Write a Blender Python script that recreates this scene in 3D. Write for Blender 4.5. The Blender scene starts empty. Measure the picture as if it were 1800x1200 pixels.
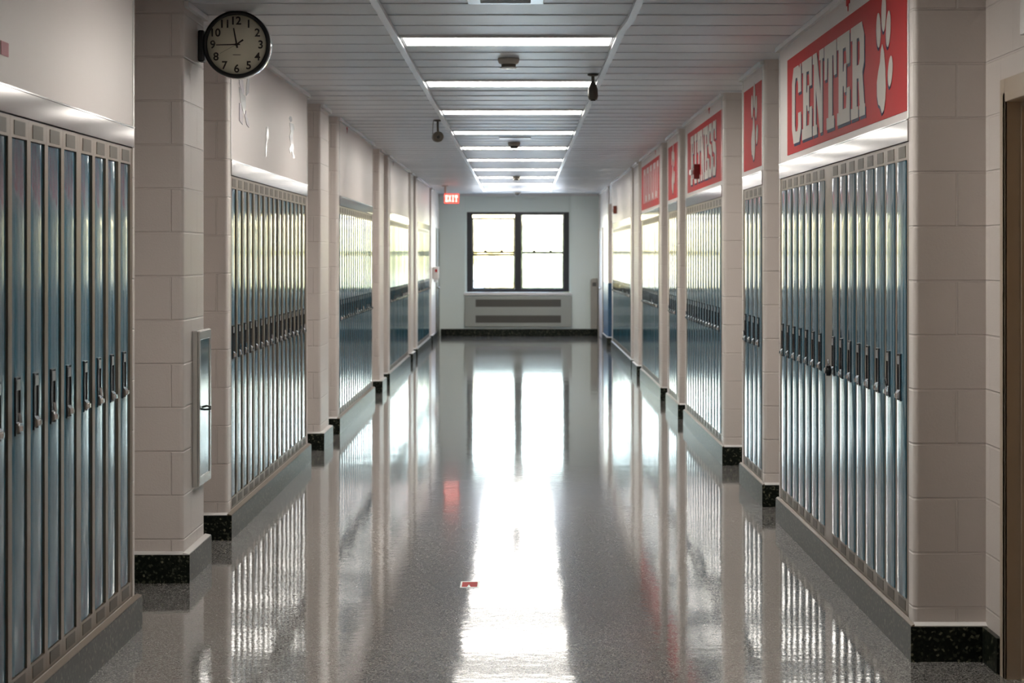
import bpy, bmesh, math, random
from mathutils import Vector, Matrix

random.seed(7)
PI = math.pi
K = 4150.0 / 3000.0            # depth scale
def D(z): return z * K
CAMZ = 1.62
CEIL = 2.89
scene = bpy.context.scene
COL = scene.collection

# ------------------------------------------------------------------ materials
def new_mat(name):
    m = bpy.data.materials.new(name)
    m.use_nodes = True
    nt = m.node_tree
    nt.nodes.clear()
    out = nt.nodes.new('ShaderNodeOutputMaterial')
    return m, nt, out

def pbr(name, col, rough=0.5, metal=0.0, spec=0.5, coat=0.0, noise=None, bump=None, coat_rough=0.05):
    """noise=(scale, amount) varies the colour a little; bump=(scale, strength, dist)"""
    m, nt, out = new_mat(name)
    b = nt.nodes.new('ShaderNodeBsdfPrincipled')
    b.inputs['Base Color'].default_value = (*col, 1)
    b.inputs['Roughness'].default_value = rough
    b.inputs['Metallic'].default_value = metal
    b.inputs['Specular IOR Level'].default_value = spec
    b.inputs['Coat Weight'].default_value = coat
    b.inputs['Coat Roughness'].default_value = coat_rough
    tc = nt.nodes.new('ShaderNodeTexCoord')
    if noise:
        n = nt.nodes.new('ShaderNodeTexNoise')
        n.inputs['Scale'].default_value = noise[0]
        n.inputs['Detail'].default_value = 4
        nt.links.new(tc.outputs['Object'], n.inputs['Vector'])
        mx = nt.nodes.new('ShaderNodeMix'); mx.data_type = 'RGBA'
        a = noise[1]
        mx.inputs['A'].default_value = (*[c * (1 - a) for c in col], 1)
        mx.inputs['B'].default_value = (*[min(1, c * (1 + a)) for c in col], 1)
        nt.links.new(n.outputs['Fac'], mx.inputs['Factor'])
        nt.links.new(mx.outputs['Result'], b.inputs['Base Color'])
    if bump:
        n2 = nt.nodes.new('ShaderNodeTexNoise')
        n2.inputs['Scale'].default_value = bump[0]
        n2.inputs['Detail'].default_value = 3
        nt.links.new(tc.outputs['Object'], n2.inputs['Vector'])
        bp = nt.nodes.new('ShaderNodeBump')
        bp.inputs['Strength'].default_value = bump[1]
        bp.inputs['Distance'].default_value = bump[2]
        nt.links.new(n2.outputs['Fac'], bp.inputs['Height'])
        nt.links.new(bp.outputs['Normal'], b.inputs['Normal'])
    nt.links.new(b.outputs[0], out.inputs['Surface'])
    return m

def emit(name, col, strength):
    m, nt, out = new_mat(name)
    e = nt.nodes.new('ShaderNodeEmission')
    e.inputs['Color'].default_value = (*col, 1)
    e.inputs['Strength'].default_value = strength
    nt.links.new(e.outputs[0], out.inputs['Surface'])
    return m

def block_mat(name, col, dado=None, rough=0.42):
    """painted concrete block: running bond joints as bump; dado=(colour, height)"""
    m, nt, out = new_mat(name)
    N = nt.nodes; L = nt.links
    b = N.new('ShaderNodeBsdfPrincipled')
    b.inputs['Roughness'].default_value = rough
    b.inputs['Specular IOR Level'].default_value = 0.5
    tc = N.new('ShaderNodeTexCoord')
    sp = N.new('ShaderNodeSeparateXYZ'); L.new(tc.outputs['Object'], sp.inputs[0])
    ge = N.new('ShaderNodeNewGeometry')
    sn = N.new('ShaderNodeSeparateXYZ'); L.new(ge.outputs['True Normal'], sn.inputs[0])
    ab = N.new('ShaderNodeMath'); ab.operation = 'ABSOLUTE'; L.new(sn.outputs['Y'], ab.inputs[0])
    gt = N.new('ShaderNodeMath'); gt.operation = 'GREATER_THAN'; gt.inputs[1].default_value = 0.7
    L.new(ab.outputs[0], gt.inputs[0])
    mu = N.new('ShaderNodeMix'); mu.data_type = 'FLOAT'
    L.new(gt.outputs[0], mu.inputs['Factor']); L.new(sp.outputs['Y'], mu.inputs['A']); L.new(sp.outputs['X'], mu.inputs['B'])
    ad = N.new('ShaderNodeMath'); ad.operation = 'ADD'; ad.inputs[1].default_value = -0.212 + 2.18
    L.new(sp.outputs['Z'], ad.inputs[0])
    cb = N.new('ShaderNodeCombineXYZ'); L.new(mu.outputs['Result'], cb.inputs[0]); L.new(ad.outputs[0], cb.inputs[1])
    br = N.new('ShaderNodeTexBrick')
    br.inputs['Scale'].default_value = 1.0
    br.inputs['Brick Width'].default_value = 0.436
    br.inputs['Row Height'].default_value = 0.218
    br.inputs['Mortar Size'].default_value = 0.006
    br.inputs['Mortar Smooth'].default_value = 0.6
    L.new(cb.outputs[0], br.inputs['Vector'])
    nz = N.new('ShaderNodeTexNoise'); nz.inputs['Scale'].default_value = 120; nz.inputs['Detail'].default_value = 3
    L.new(tc.outputs['Object'], nz.inputs['Vector'])
    sc = N.new('ShaderNodeMath'); sc.operation = 'MULTIPLY'; sc.inputs[1].default_value = 0.22
    L.new(nz.outputs['Fac'], sc.inputs[0])
    sb = N.new('ShaderNodeMath'); sb.operation = 'SUBTRACT'
    L.new(sc.outputs[0], sb.inputs[0]); L.new(br.outputs['Fac'], sb.inputs[1])
    bp = N.new('ShaderNodeBump'); bp.inputs['Strength'].default_value = 0.75; bp.inputs['Distance'].default_value = 0.006
    L.new(sb.outputs[0], bp.inputs['Height']); L.new(bp.outputs['Normal'], b.inputs['Normal'])
    if dado:
        lt = N.new('ShaderNodeMath'); lt.operation = 'LESS_THAN'; lt.inputs[1].default_value = dado[1]
        L.new(sp.outputs['Z'], lt.inputs[0])
        mc = N.new('ShaderNodeMix'); mc.data_type = 'RGBA'
        mc.inputs['A'].default_value = (*col, 1); mc.inputs['B'].default_value = (*dado[0], 1)
        L.new(lt.outputs[0], mc.inputs['Factor']); L.new(mc.outputs['Result'], b.inputs['Base Color'])
    else:
        b.inputs['Base Color'].default_value = (*col, 1)
    L.new(b.outputs[0], out.inputs['Surface'])
    return m

def terrazzo(name, cols, scale, rough, bump=0.0, coat=0.0, wave=None, spec=0.5):
    """chips of several colours"""
    m, nt, out = new_mat(name)
    N = nt.nodes; L = nt.links
    b = N.new('ShaderNodeBsdfPrincipled')
    b.inputs['Roughness'].default_value = rough
    b.inputs['Coat Weight'].default_value = coat
    b.inputs['Specular IOR Level'].default_value = spec
    tc = N.new('ShaderNodeTexCoord')
    v = N.new('ShaderNodeTexVoronoi'); v.inputs['Scale'].default_value = scale
    L.new(tc.outputs['Object'], v.inputs['Vector'])
    sp = N.new('ShaderNodeSeparateColor'); L.new(v.outputs['Color'], sp.inputs[0])
    r = N.new('ShaderNodeValToRGB')
    r.color_ramp.interpolation = 'CONSTANT'
    els = r.color_ramp.elements
    while len(els) < len(cols): els.new(0.5)
    for i, (p, c) in enumerate(cols):
        els[i].position = p; els[i].color = (*c, 1)
    L.new(sp.outputs[0], r.inputs['Fac'])
    L.new(r.outputs['Color'], b.inputs['Base Color'])
    if wave:
        w = N.new('ShaderNodeTexNoise'); w.inputs['Scale'].default_value = wave[0]; w.inputs['Detail'].default_value = 1.5
        L.new(tc.outputs['Object'], w.inputs['Vector'])
        w2 = N.new('ShaderNodeTexNoise'); w2.inputs['Scale'].default_value = wave[2]; w2.inputs['Detail'].default_value = 2
        L.new(tc.outputs['Object'], w2.inputs['Vector'])
        b1 = N.new('ShaderNodeBump'); b1.inputs['Strength'].default_value = 1; b1.inputs['Distance'].default_value = wave[1]
        L.new(w.outputs['Fac'], b1.inputs['Height'])
        b2 = N.new('ShaderNodeBump'); b2.inputs['Strength'].default_value = 1; b2.inputs['Distance'].default_value = wave[3]
        L.new(w2.outputs['Fac'], b2.inputs['Height']); L.new(b1.outputs['Normal'], b2.inputs['Normal'])
        L.new(b2.outputs['Normal'], b.inputs['Normal'])
    L.new(b.outputs[0], out.inputs['Surface'])
    return m

def glass_mat(name):
    m, nt, out = new_mat(name)
    t = nt.nodes.new('ShaderNodeBsdfTransparent')
    g = nt.nodes.new('ShaderNodeBsdfGlossy'); g.inputs['Roughness'].default_value = 0.02
    f = nt.nodes.new('ShaderNodeFresnel'); f.inputs['IOR'].default_value = 1.45
    mx = nt.nodes.new('ShaderNodeMixShader')
    nt.links.new(f.outputs[0], mx.inputs[0]); nt.links.new(t.outputs[0], mx.inputs[1]); nt.links.new(g.outputs[0], mx.inputs[2])
    nt.links.new(mx.outputs[0], out.inputs['Surface'])
    return m

WALLC = (0.68, 0.62, 0.585)
M = {}
M['block'] = block_mat('painted_block', WALLC)
M['dado'] = block_mat('painted_block_with_blue_dado', WALLC, dado=((0.02, 0.075, 0.16), 1.13), rough=0.3)
M['plaster'] = pbr('smooth_wall_panel', (0.70, 0.64, 0.62), 0.42, noise=(1.2, 0.03))
M['mint'] = pbr('pale_mint_end_wall', (0.79, 0.87, 0.83), 0.45, bump=(60, 0.15, 0.002))  # greener and lighter than the corridor wall colour
M['white'] = pbr('white_trim_paint', (0.80, 0.79, 0.78), 0.25, spec=0.7)
M['ceil'] = pbr('satin_ceiling_plank', (0.64, 0.665, 0.71), 0.36, spec=0.5, noise=(0.7, 0.04))
M['raceway'] = pbr('pale_blue_white_raceway', (0.84, 0.88, 0.93), 0.25, spec=0.9)
M['base'] = terrazzo('black_terrazzo_base', [(0.0, (0.006, 0.008, 0.006)), (0.62, (0.016, 0.02, 0.014)), (0.86, (0.055, 0.06, 0.042)), (0.96, (0.15, 0.15, 0.10))], 95, 0.36, spec=0.15)
M['floor'] = terrazzo('polished_speckled_floor', [(0.0, (0.045, 0.043, 0.042)), (0.25, (0.14, 0.136, 0.13)), (0.5, (0.25, 0.245, 0.235)), (0.82, (0.44, 0.43, 0.41))], 210, 0.062,
                      wave=(1.1, 0.0016, 14, 0.00035), spec=0.6)
M['door_blue'] = pbr('glossy_teal_locker_enamel', (0.040, 0.140, 0.205), 0.075, spec=0.4, noise=(2.0, 0.08))
M['frame'] = pbr('satin_taupe_locker_metal', (0.20, 0.155, 0.115), 0.33, metal=0.2, spec=0.4)
M['vent'] = pbr('perforated_vent_metal', (0.115, 0.10, 0.085), 0.5)
M['fascia'] = pbr('brushed_steel_filler', (0.36, 0.34, 0.335), 0.11, metal=0.9)
M['inside'] = pbr('dark_locker_inside', (0.03, 0.035, 0.04), 0.6)
M['darkmetal'] = pbr('dark_bronze_pull', (0.03, 0.025, 0.026), 0.25, metal=0.2)
M['plate'] = pbr('grey_number_plate', (0.30, 0.29, 0.30), 0.3, metal=0.6)
M['chrome'] = pbr('chrome', (0.85, 0.85, 0.86), 0.08, metal=1.0)
M['black'] = pbr('black_plastic', (0.008, 0.008, 0.009), 0.35)
M['dial'] = pbr('cream_clock_dial', (0.86, 0.82, 0.66), 0.5)
M['ink'] = pbr('dark_brown_ink', (0.03, 0.02, 0.013), 0.5)
M['thinhand'] = pbr('pale_olive_second_hand', (0.30, 0.29, 0.18), 0.5)
M['red'] = pbr('banner_red', (0.52, 0.015, 0.02), 0.6, spec=0.15)
M['cream'] = pbr('banner_cream', (0.66, 0.62, 0.58), 0.6, spec=0.2)
M['navy'] = pbr('banner_navy', (0.012, 0.014, 0.07), 0.6, spec=0.15)
M['pinkcream'] = pbr('faded_pink_lettering', (0.62, 0.40, 0.40), 0.4)
M['darkred'] = pbr('alarm_dark_red', (0.16, 0.008, 0.008), 0.3)
M['brownred'] = pbr('alarm_brown_red', (0.20, 0.04, 0.02), 0.35)
M['pink'] = pbr('pink_paper', (0.75, 0.38, 0.42), 0.7)
M['lens'] = pbr('clear_strobe_lens', (0.85, 0.85, 0.85), 0.1)
M['lamp'] = emit('lit_light_diffuser', (1.0, 0.95, 0.87), 13.0)
M['lampframe'] = pbr('white_light_frame', (0.75, 0.75, 0.74), 0.3)
M['exit'] = emit('lit_red_exit_face', (1.0, 0.10, 0.07), 0.95)
M['exittext'] = emit('lit_exit_letters', (1.0, 0.55, 0.48), 1.6)
M['detector'] = pbr('beige_detector_plastic', (0.50, 0.45, 0.39), 0.4)
M['cambody'] = pbr('grey_brown_camera_plastic', (0.085, 0.075, 0.06), 0.35)
M['winframe'] = pbr('dark_bronze_window_frame', (0.020, 0.022, 0.028), 0.35)
M['glass'] = glass_mat('window_glass')
M['radiator'] = pbr('grey_green_radiator_paint', (0.38, 0.40, 0.365), 0.4)
M['grille'] = pbr('dark_grille', (0.09, 0.09, 0.078), 0.5)
M['brown'] = pbr('brown_door_paint', (0.34, 0.22, 0.11), 0.35)
M['doorframe'] = pbr('taupe_door_frame_paint', (0.50, 0.41, 0.32), 0.35)
M['olive'] = pbr('olive_brown_door', (0.14, 0.13, 0.095), 0.4)
M['alum'] = pbr('satin_aluminium', (0.62, 0.62, 0.60), 0.25, metal=0.8)
M['cabglass'] = pbr('glossy_cabinet_glass', (0.13, 0.20, 0.21), 0.05, spec=0.8, coat=0.5)
M['extred'] = pbr('extinguisher_red', (0.40, 0.01, 0.01), 0.25)
M['foil'] = pbr('silver_foil', (0.85, 0.84, 0.84), 0.15, metal=0.2)
M['foildark'] = pbr('grey_violet_foil', (0.40, 0.365, 0.41), 0.35)
M['sticker_white'] = pbr('white_sticker', (0.8, 0.78, 0.77), 0.4)
M['grass'] = pbr('sunlit_grass', (0.50, 0.52, 0.46), 0.9, noise=(0.4, 0.25))
M['path'] = pbr('pale_concrete_path', (0.60, 0.58, 0.54), 0.9, noise=(0.8, 0.1))
M['leaf'] = pbr('yellow_green_foliage', (0.68, 0.55, 0.26), 0.8, noise=(1.5, 0.4))
M['leaf2'] = pbr('fresh_green_foliage', (0.50, 0.54, 0.30), 0.8, noise=(1.5, 0.4))
M['bark'] = pbr('tree_bark', (0.13, 0.10, 0.07), 0.9)
M['beige'] = pbr('beige_cover_paint', (0.36, 0.34, 0.29), 0.4)

# ------------------------------------------------------------------ mesh helper
class MB:
    def __init__(s):
        s.v = []; s.f = []; s.mi = []; s.sm = []
    def quad(s, pts, mi=0, smooth=False):
        n = len(s.v); s.v += [tuple(p) for p in pts]; s.f.append(tuple(range(n, n + len(pts)))); s.mi.append(mi); s.sm.append(smooth)
    def box(s, x0, x1, y0, y1, z0, z1, mi=0):
        if x0 > x1: x0, x1 = x1, x0
        if y0 > y1: y0, y1 = y1, y0
        if z0 > z1: z0, z1 = z1, z0
        n = len(s.v)
        s.v += [(x0,y0,z0),(x1,y0,z0),(x1,y1,z0),(x0,y1,z0),(x0,y0,z1),(x1,y0,z1),(x1,y1,z1),(x0,y1,z1)]
        for q in ((0,3,2,1),(4,5,6,7),(0,1,5,4),(1,2,6,5),(2,3,7,6),(3,0,4,7)):
            s.f.append(tuple(n + i for i in q)); s.mi.append(mi); s.sm.append(False)
        return s
    def prism(s, poly, fn, h0, h1, mi=0, smooth=False, caps=True):
        """poly 2D list, fn(u, v, h)->3D"""
        n = len(s.v); k = len(poly)
        s.v += [fn(u, v, h0) for u, v in poly] + [fn(u, v, h1) for u, v in poly]
        for i in range(k):
            j = (i + 1) % k
            s.f.append((n + i, n + j, n + k + j, n + k + i)); s.mi.append(mi); s.sm.append(smooth)
        if caps:
            s.f.append(tuple(n + i for i in reversed(range(k)))); s.mi.append(mi); s.sm.append(False)
            s.f.append(tuple(n + k + i for i in range(k))); s.mi.append(mi); s.sm.append(False)
        return s
    def rings(s, rings, mi=0, smooth=True, cap0=True, cap1=True):
        n = len(s.v); k = len(rings[0])
        for r in rings: s.v += [tuple(p) for p in r]
        for a in range(len(rings) - 1):
            for i in range(k):
                j = (i + 1) % k
                s.f.append((n + a*k + i, n + a*k + j, n + (a+1)*k + j, n + (a+1)*k + i)); s.mi.append(mi); s.sm.append(smooth)
        if cap0: s.f.append(tuple(n + i for i in reversed(range(k)))); s.mi.append(mi); s.sm.append(False)
        if cap1: s.f.append(tuple(n + (len(rings)-1)*k + i for i in range(k))); s.mi.append(mi); s.sm.append(False)
        return s
    def lathe(s, prof, c=(0,0,0), axis='z', seg=24, mi=0, smooth=True):
        """prof: list of (r, h)"""
        rs = []
        for r, h in prof:
            ring = []
            for i in range(seg):
                a = 2*PI*i/seg
                if axis == 'z': p = (c[0] + r*math.cos(a), c[1] + r*math.sin(a), c[2] + h)
                elif axis == 'y': p = (c[0] + r*math.cos(a), c[1] + h, c[2] + r*math.sin(a))
                else: p = (c[0] + h, c[1] + r*math.cos(a), c[2] + r*math.sin(a))
                ring.append(p)
            rs.append(ring)
        return s.rings(rs, mi, smooth)
    def tube(s, pts, r, seg=10, mi=0):
        pts = [Vector(p) for p in pts]; rs = []
        for i, p in enumerate(pts):
            d = (pts[min(i+1, len(pts)-1)] - pts[max(i-1, 0)]).normalized()
            a = d.orthogonal().normalized() if i == 0 else (a - d * a.dot(d)).normalized()
            b = d.cross(a)
            rr = r[i] if isinstance(r, (list, tuple)) else r
            rs.append([p + rr*(math.cos(2*PI*k/seg)*a + math.sin(2*PI*k/seg)*b) for k in range(seg)])
        return s.rings(rs, mi)
    def mesh(s, name, mats):
        me = bpy.data.meshes.new(name)
        me.from_pydata(s.v, [], s.f)
        for m in (mats if isinstance(mats, (list, tuple)) else [mats]): me.materials.append(m)
        for p, mi, sm in zip(me.polygons, s.mi, s.sm):
            p.material_index = mi; p.use_smooth = sm
        bm = bmesh.new(); bm.from_mesh(me)
        bmesh.ops.recalc_face_normals(bm, faces=bm.faces)
        bm.to_mesh(me); bm.free()
        me.update()
        return me
    def build(s, name, mats, parent=None, loc=None, bevel=None):
        o = bpy.data.objects.new(name, s.mesh(name, mats))
        COL.objects.link(o)
        if parent: o.parent = parent
        if loc: o.location = loc
        if bevel:
            md = o.modifiers.new('edge', 'BEVEL'); md.width = bevel; md.segments = 2; md.limit_method = 'ANGLE'; md.angle_limit = 0.7
        return o

def tag(o, label, cat, group=None, kind=None):
    o['label'] = label; o['category'] = cat
    if group: o['group'] = group
    if kind: o['kind'] = kind
    return o
def thing(name, label, cat, loc=(0,0,0), rz=0, group=None):
    o = bpy.data.objects.new(name, None); COL.objects.link(o)
    o.empty_display_size = 0.1
    o.location = loc; o.rotation_euler = (0, 0, rz)
    return tag(o, label, cat, group)
def struct(o, label, cat):
    return tag(o, label, cat, kind='structure')

# ------------------------------------------------------------------ layout (depths in D units)
XL, XR = -1.68, 1.57            # wall faces
RL, RR = -1.97, 1.86            # recess backs
BL, BR = -1.645, 1.545          # terrazzo base faces
FAR = D(34.7)
NEAR = -2.5
W = 0.297                       # locker pitch
FASC0, FASC1 = 2.088, 2.175
# kind: 'bank' (niche n0..n1) or 'pier'
LEFT = [('bank', 5.05, 7.42, 5.15, 7.375), ('pier', 8.48, 9.03), ('bank', 9.76, 13.4, 9.855, 13.345), ('pier', 14.25, 14.87),
        ('bank', 15.56, 19.25, 15.72, 19.2), ('pier', 20.2, 20.8), ('bank', 21.45, 25.4, 21.75, 25.3), ('pier', 25.85, 26.5),
        ('bank', 27.15, 31.2, 27.6, 31.1), ('pier', 31.7, 32.5)]
RIGHT = [('bank', 6.84, 10.42, 6.92, 10.37), ('bank', 11.05, 12.17, 11.12, 12.09), ('bank', 13.25, 16.4, 13.38, 16.3),
         ('bank', 17.0, 18.4, 17.2, 18.25), ('bank', 19.15, 22.4, 19.45, 22.3), ('pier', 22.95, 23.9), ('bank', 24.3, 29.7, 24.55, 29.5),
         ('dado', 31.0, 34.7)]

def pier_poly(xf, xb, y0, y1, r, round0=True, round1=True):
    """footprint with bullnose corners on the corridor face xf; xb is inside the wall"""
    s = 1 if xf > xb else -1     # outward direction in x
    pts = [(xb, y0)]
    def arc(cx, cy, a0, a1):
        return [(cx + s * r * math.cos(a), cy + r * math.sin(a)) for a in [a0 + (a1 - a0) * i / 6 for i in range(7)]]
    if round0: pts += arc(xf - s*r, y0 + r, -PI/2, 0)
    else: pts += [(xf, y0)]
    if round1: pts += arc(xf - s*r, y1 - r, 0, PI/2)
    else: pts += [(xf, y1)]
    pts += [(xb, y1)]
    return pts

def xyz(u, v, h): return (u, v, h)

def side(blocks, xf, rb, bf, sgn, wname, bname, tname, label):
    """sgn -1 left, +1 right"""
    wall = MB(); base = MB(); trim = MB()
    out = rb + sgn * 0.25
    nb = rb + sgn * 0.03          # niche back
    prev = NEAR
    for bl in blocks:
        a, b = D(bl[1]), D(bl[2])
        # recess back before this block
        wall.box(rb, out, prev, a, 0, CEIL + 0.1, 0)
        base.box(rb, rb - sgn * 0.02, prev, a, 0, 0.14)
        r = 0.022
        if bl[0] in ('pier', 'dado'):
            mi = 2 if bl[0] == 'dado' else 0
            wall.prism(pier_poly(xf, out, a, b, r, True, bl[0] == 'pier'), xyz, 0, CEIL + 0.1, mi)
        else:
            n0, n1 = D(bl[3]), D(bl[4])
            wall.prism(pier_poly(xf, out, a, n0, min(r, (n0-a)*0.45), True, False), xyz, 0, CEIL + 0.1, 0)
            wall.prism(pier_poly(xf, out, n1, b, min(r, (b-n1)*0.45), False, True), xyz, 0, CEIL + 0.1, 0)
            wall.box(xf, out, n0, n1, FASC1 + 0.004, CEIL + 0.1, 1)
            wall.box(nb, out, n0, n1, 0, FASC1 + 0.004, 0)
            wall.box(xf, nb, n0, n1, 0, 0.148, 0)
            # white corner beads at the panel ends
            for yy in (n0, n1):
                trim.box(xf - sgn*0.004, xf + sgn*0.01, yy - 0.012, yy + 0.012, FASC1 + 0.004, CEIL - 0.001)
        # terrazzo base wraps the block, painted ledge above it
        bank_ = bl[0] == 'bank'; bfb = bf + sgn*0.009 if bank_ else bf
        base.box(bfb, rb, a - 0.035, b + (0.035 if bl[0] != 'dado' else 0), 0, 0.14)
        trim.prism([(bfb + sgn*0.003, 0.1401), (bfb + sgn*0.003, 0.144), (xf - sgn*0.0005, 0.150), (xf - sgn*0.0005, 0.1401)],
                   lambda u, v, h: (u, h, v), a - 0.031, b + 0.031 if bl[0] != 'dado' else b, 1 if bank_ else 0)
        trim.prism([(a - 0.031, 0.1401), (a - 0.031, 0.144), (a - 0.0005, 0.155), (a - 0.0005, 0.1401)],
                   lambda u, v, h: (h, u, v), xf, rb, 0)
        # ceiling angle along the block
        trim.box(xf - sgn*0.024, xf - sgn*0.0005, a + 0.01, b - 0.01, CEIL - 0.03, CEIL - 0.002)
        prev = b
    if prev < FAR - 0.05:
        # wall flush with the corridor face up to the end wall
        wall.box(xf, out, prev, FAR, 0, CEIL + 0.1, 0)
        base.box(bf, rb, prev + 0.04, FAR, 0, 0.14)
    w = wall.build(wname, [M['block'], M['plaster'], M['dado']]); struct(w, label[0], 'wall')
    bo = base.build(bname, M['base']); struct(bo, label[1], 'baseboard')
    t = trim.build(tname, [M['white'], M['frame']]); struct(t, label[2], 'trim')
    return w

side(LEFT, XL, RL, BL, -1, 'wall_left', 'baseboard_left', 'trim_1',
     ('left corridor wall of cream painted block piers and smooth panels above lockers', 'black speckled terrazzo base along the left wall', 'white painted edging along the left wall'))

# right wall: leave the opening of the near door in the recess wall
def right_side():
    side(RIGHT, XR, RR, BR, 1, 'wall_right', 'baseboard_right', 'trim_2',
         ('right corridor wall of cream painted block piers with red banners', 'black speckled terrazzo base along the right wall', 'white painted edging along the right wall'))
right_side()
# cut the near door opening (boxes rebuilt around it)
DOOR0, DOOR1, DTOP = D(5.9), D(6.56), 2.25
wr = bpy.data.objects['wall_right']
bm = bmesh.new(); bm.from_mesh(wr.data)
# first recess slab = first 8 verts; replace it with three pieces
bm.verts.ensure_lookup_table()
first = [v for v in bm.verts if v.co.y < D(6.84) + 1e-4 and v.co.x >= RR - 1e-4 and (abs(v.co.y - NEAR) < 1e-4 or abs(v.co.y - D(6.84)) < 1e-4)]
slab = [f for f in bm.faces if all(v in first for v in f.verts) and any(abs(v.co.y - NEAR) < 1e-4 for v in f.verts)]
far_cap = [f for f in bm.faces if all(abs(v.co.y - D(6.84)) < 1e-4 and abs(v.co.x - RR) < 0.3 and v.co.x >= RR - 1e-4 for v in f.verts) and f not in slab]
bmesh.ops.delete(bm, geom=slab + far_cap, context='FACES')
bm.to_mesh(wr.data); bm.free()
mb = MB()
mb.box(RR, RR + .25, NEAR, DOOR0, 0, CEIL + .1)
mb.box(RR, RR + .25, DOOR1, D(6.84), 0, CEIL + .1)
mb.box(RR, RR + .25, DOOR0, DOOR1, DTOP, CEIL + .1)
tmp = mb.mesh('tmp', [M['block'], M['plaster'], M['dado']])
bm = bmesh.new(); bm.from_mesh(wr.data); bm.from_mesh(tmp); bm.to_mesh(wr.data); bm.free()
bpy.data.meshes.remove(tmp)
# base must not cross the doorway
bb = bpy.data.objects['baseboard_right']
bm = bmesh.new(); bm.from_mesh(bb.data)
for v in bm.verts:
    if abs(v.co.y - NEAR) < 1e-4: v.co.y = DOOR1 + 0.07
bm.to_mesh(bb.data); bm.free()

# ------------------------------------------------------------------ floor, ceiling, end walls
f = MB(); f.box(-2.3, 2.2, NEAR - .3, FAR + 0.4, -0.15, 0.0)
struct(f.build('floor', M['floor']), 'glossy grey speckled corridor floor', 'floor')

c = MB()
P = D(2.475) / 6.0
y = D(10.03) - P/2 - 6*P*5
rnd = random.Random(3)
x0, x1 = -2.3, 2.2
def strip(ya, za, yb, zb): c.quad([(x0, ya, za), (x1, ya, za), (x1, yb, zb), (x0, yb, zb)], 0, False)
while y < D(33.2):
    t = rnd.uniform(-0.0012, 0.0012); R_ = 0.004
    prof = [(y, CEIL + 0.012)]
    for q in range(5):
        a_ = PI/2*q/4
        prof.append((y + 0.001 + R_*(1 - math.cos(a_)), CEIL - 0.002 + t + R_*(1 - math.sin(a_))))
    prof += [(y + P*0.5, CEIL - 0.0005 + t), (y + P, CEIL + 0.003 - t), (y + P, CEIL + 0.012)]
    for (a, za_), (b, zb_) in zip(prof, prof[1:]): strip(a, za_, b, zb_)
    y += P
c.box(x0, x1, y, FAR + 0.2, CEIL - 0.004, CEIL + 0.1, 0)
c.box(x0, x1, NEAR - 1.5, FAR + 0.35, CEIL + 0.06, CEIL + 0.35, 1)
c.box(x0, x1, NEAR - 0.4, D(10.03) - P/2 - 6*P*5 + 0.01, CEIL - 0.004, CEIL + 0.1, 1)
struct(c.build('ceiling', [M['ceil'], M['white']]), 'grey ceiling of long metal planks running across the corridor', 'ceiling')

nw = MB(); nw.box(-2.3, 2.2, NEAR - 0.3, NEAR, -0.05, CEIL + 0.1)
struct(nw.build('wall_near', M['block']), 'block wall closing the corridor behind the viewer', 'wall')

# end wall with a shallow bay holding the window
S = FAR / 4150.0               # metres per pixel at the end wall
def fx(px): return (px - 917) * S
def fz(py): return CAMZ + (450 - py) * S
wx0, wx1, wz0, wz1 = fx(820.5), fx(1000.5), fz(513.5), fz(372.5)
bx0, bx1 = fx(817.5), fx(1003)
e = MB()
e.box(-2.3, bx0, FAR, FAR + 0.3, -0.05, CEIL + .1)
e.box(bx1, 2.2, FAR, FAR + 0.3, -0.05, CEIL + .1)
e.box(bx0, bx1, FAR + 0.08, FAR + 0.3, wz1, CEIL + .1)
e.box(bx0, bx1, FAR, FAR + 0.3, -0.05, wz0 - 0.03)
e.box(bx0, wx0, FAR + 0.08, FAR + 0.3, wz0 - 0.03, wz1)
e.box(wx1, bx1, FAR + 0.08, FAR + 0.3, wz0 - 0.03, wz1)
struct(e.build('wall_far', M['mint']), 'pale mint end wall around the window', 'wall')
b = MB(); b.box(BL, BR, FAR - 0.03, FAR, 0, 0.14)
struct(b.build('baseboard_far', M['base']), 'black terrazzo base under the end window', 'baseboard')
t = MB(); t.box(XL, XR, FAR - 0.06, FAR, CEIL - 0.05, CEIL - 0.005)
struct(t.build('trim_3', M['white']), 'white ceiling moulding on the end wall', 'trim')
t = MB(); t.box(bx0 - 0.02, bx1 + 0.02, FAR - 0.05, FAR + 0.18, wz0 - 0.06, wz0 - 0.002)
struct(t.build('trim_4', M['white'], bevel=0.006), 'white sill ledge below the end window', 'sill')

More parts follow.
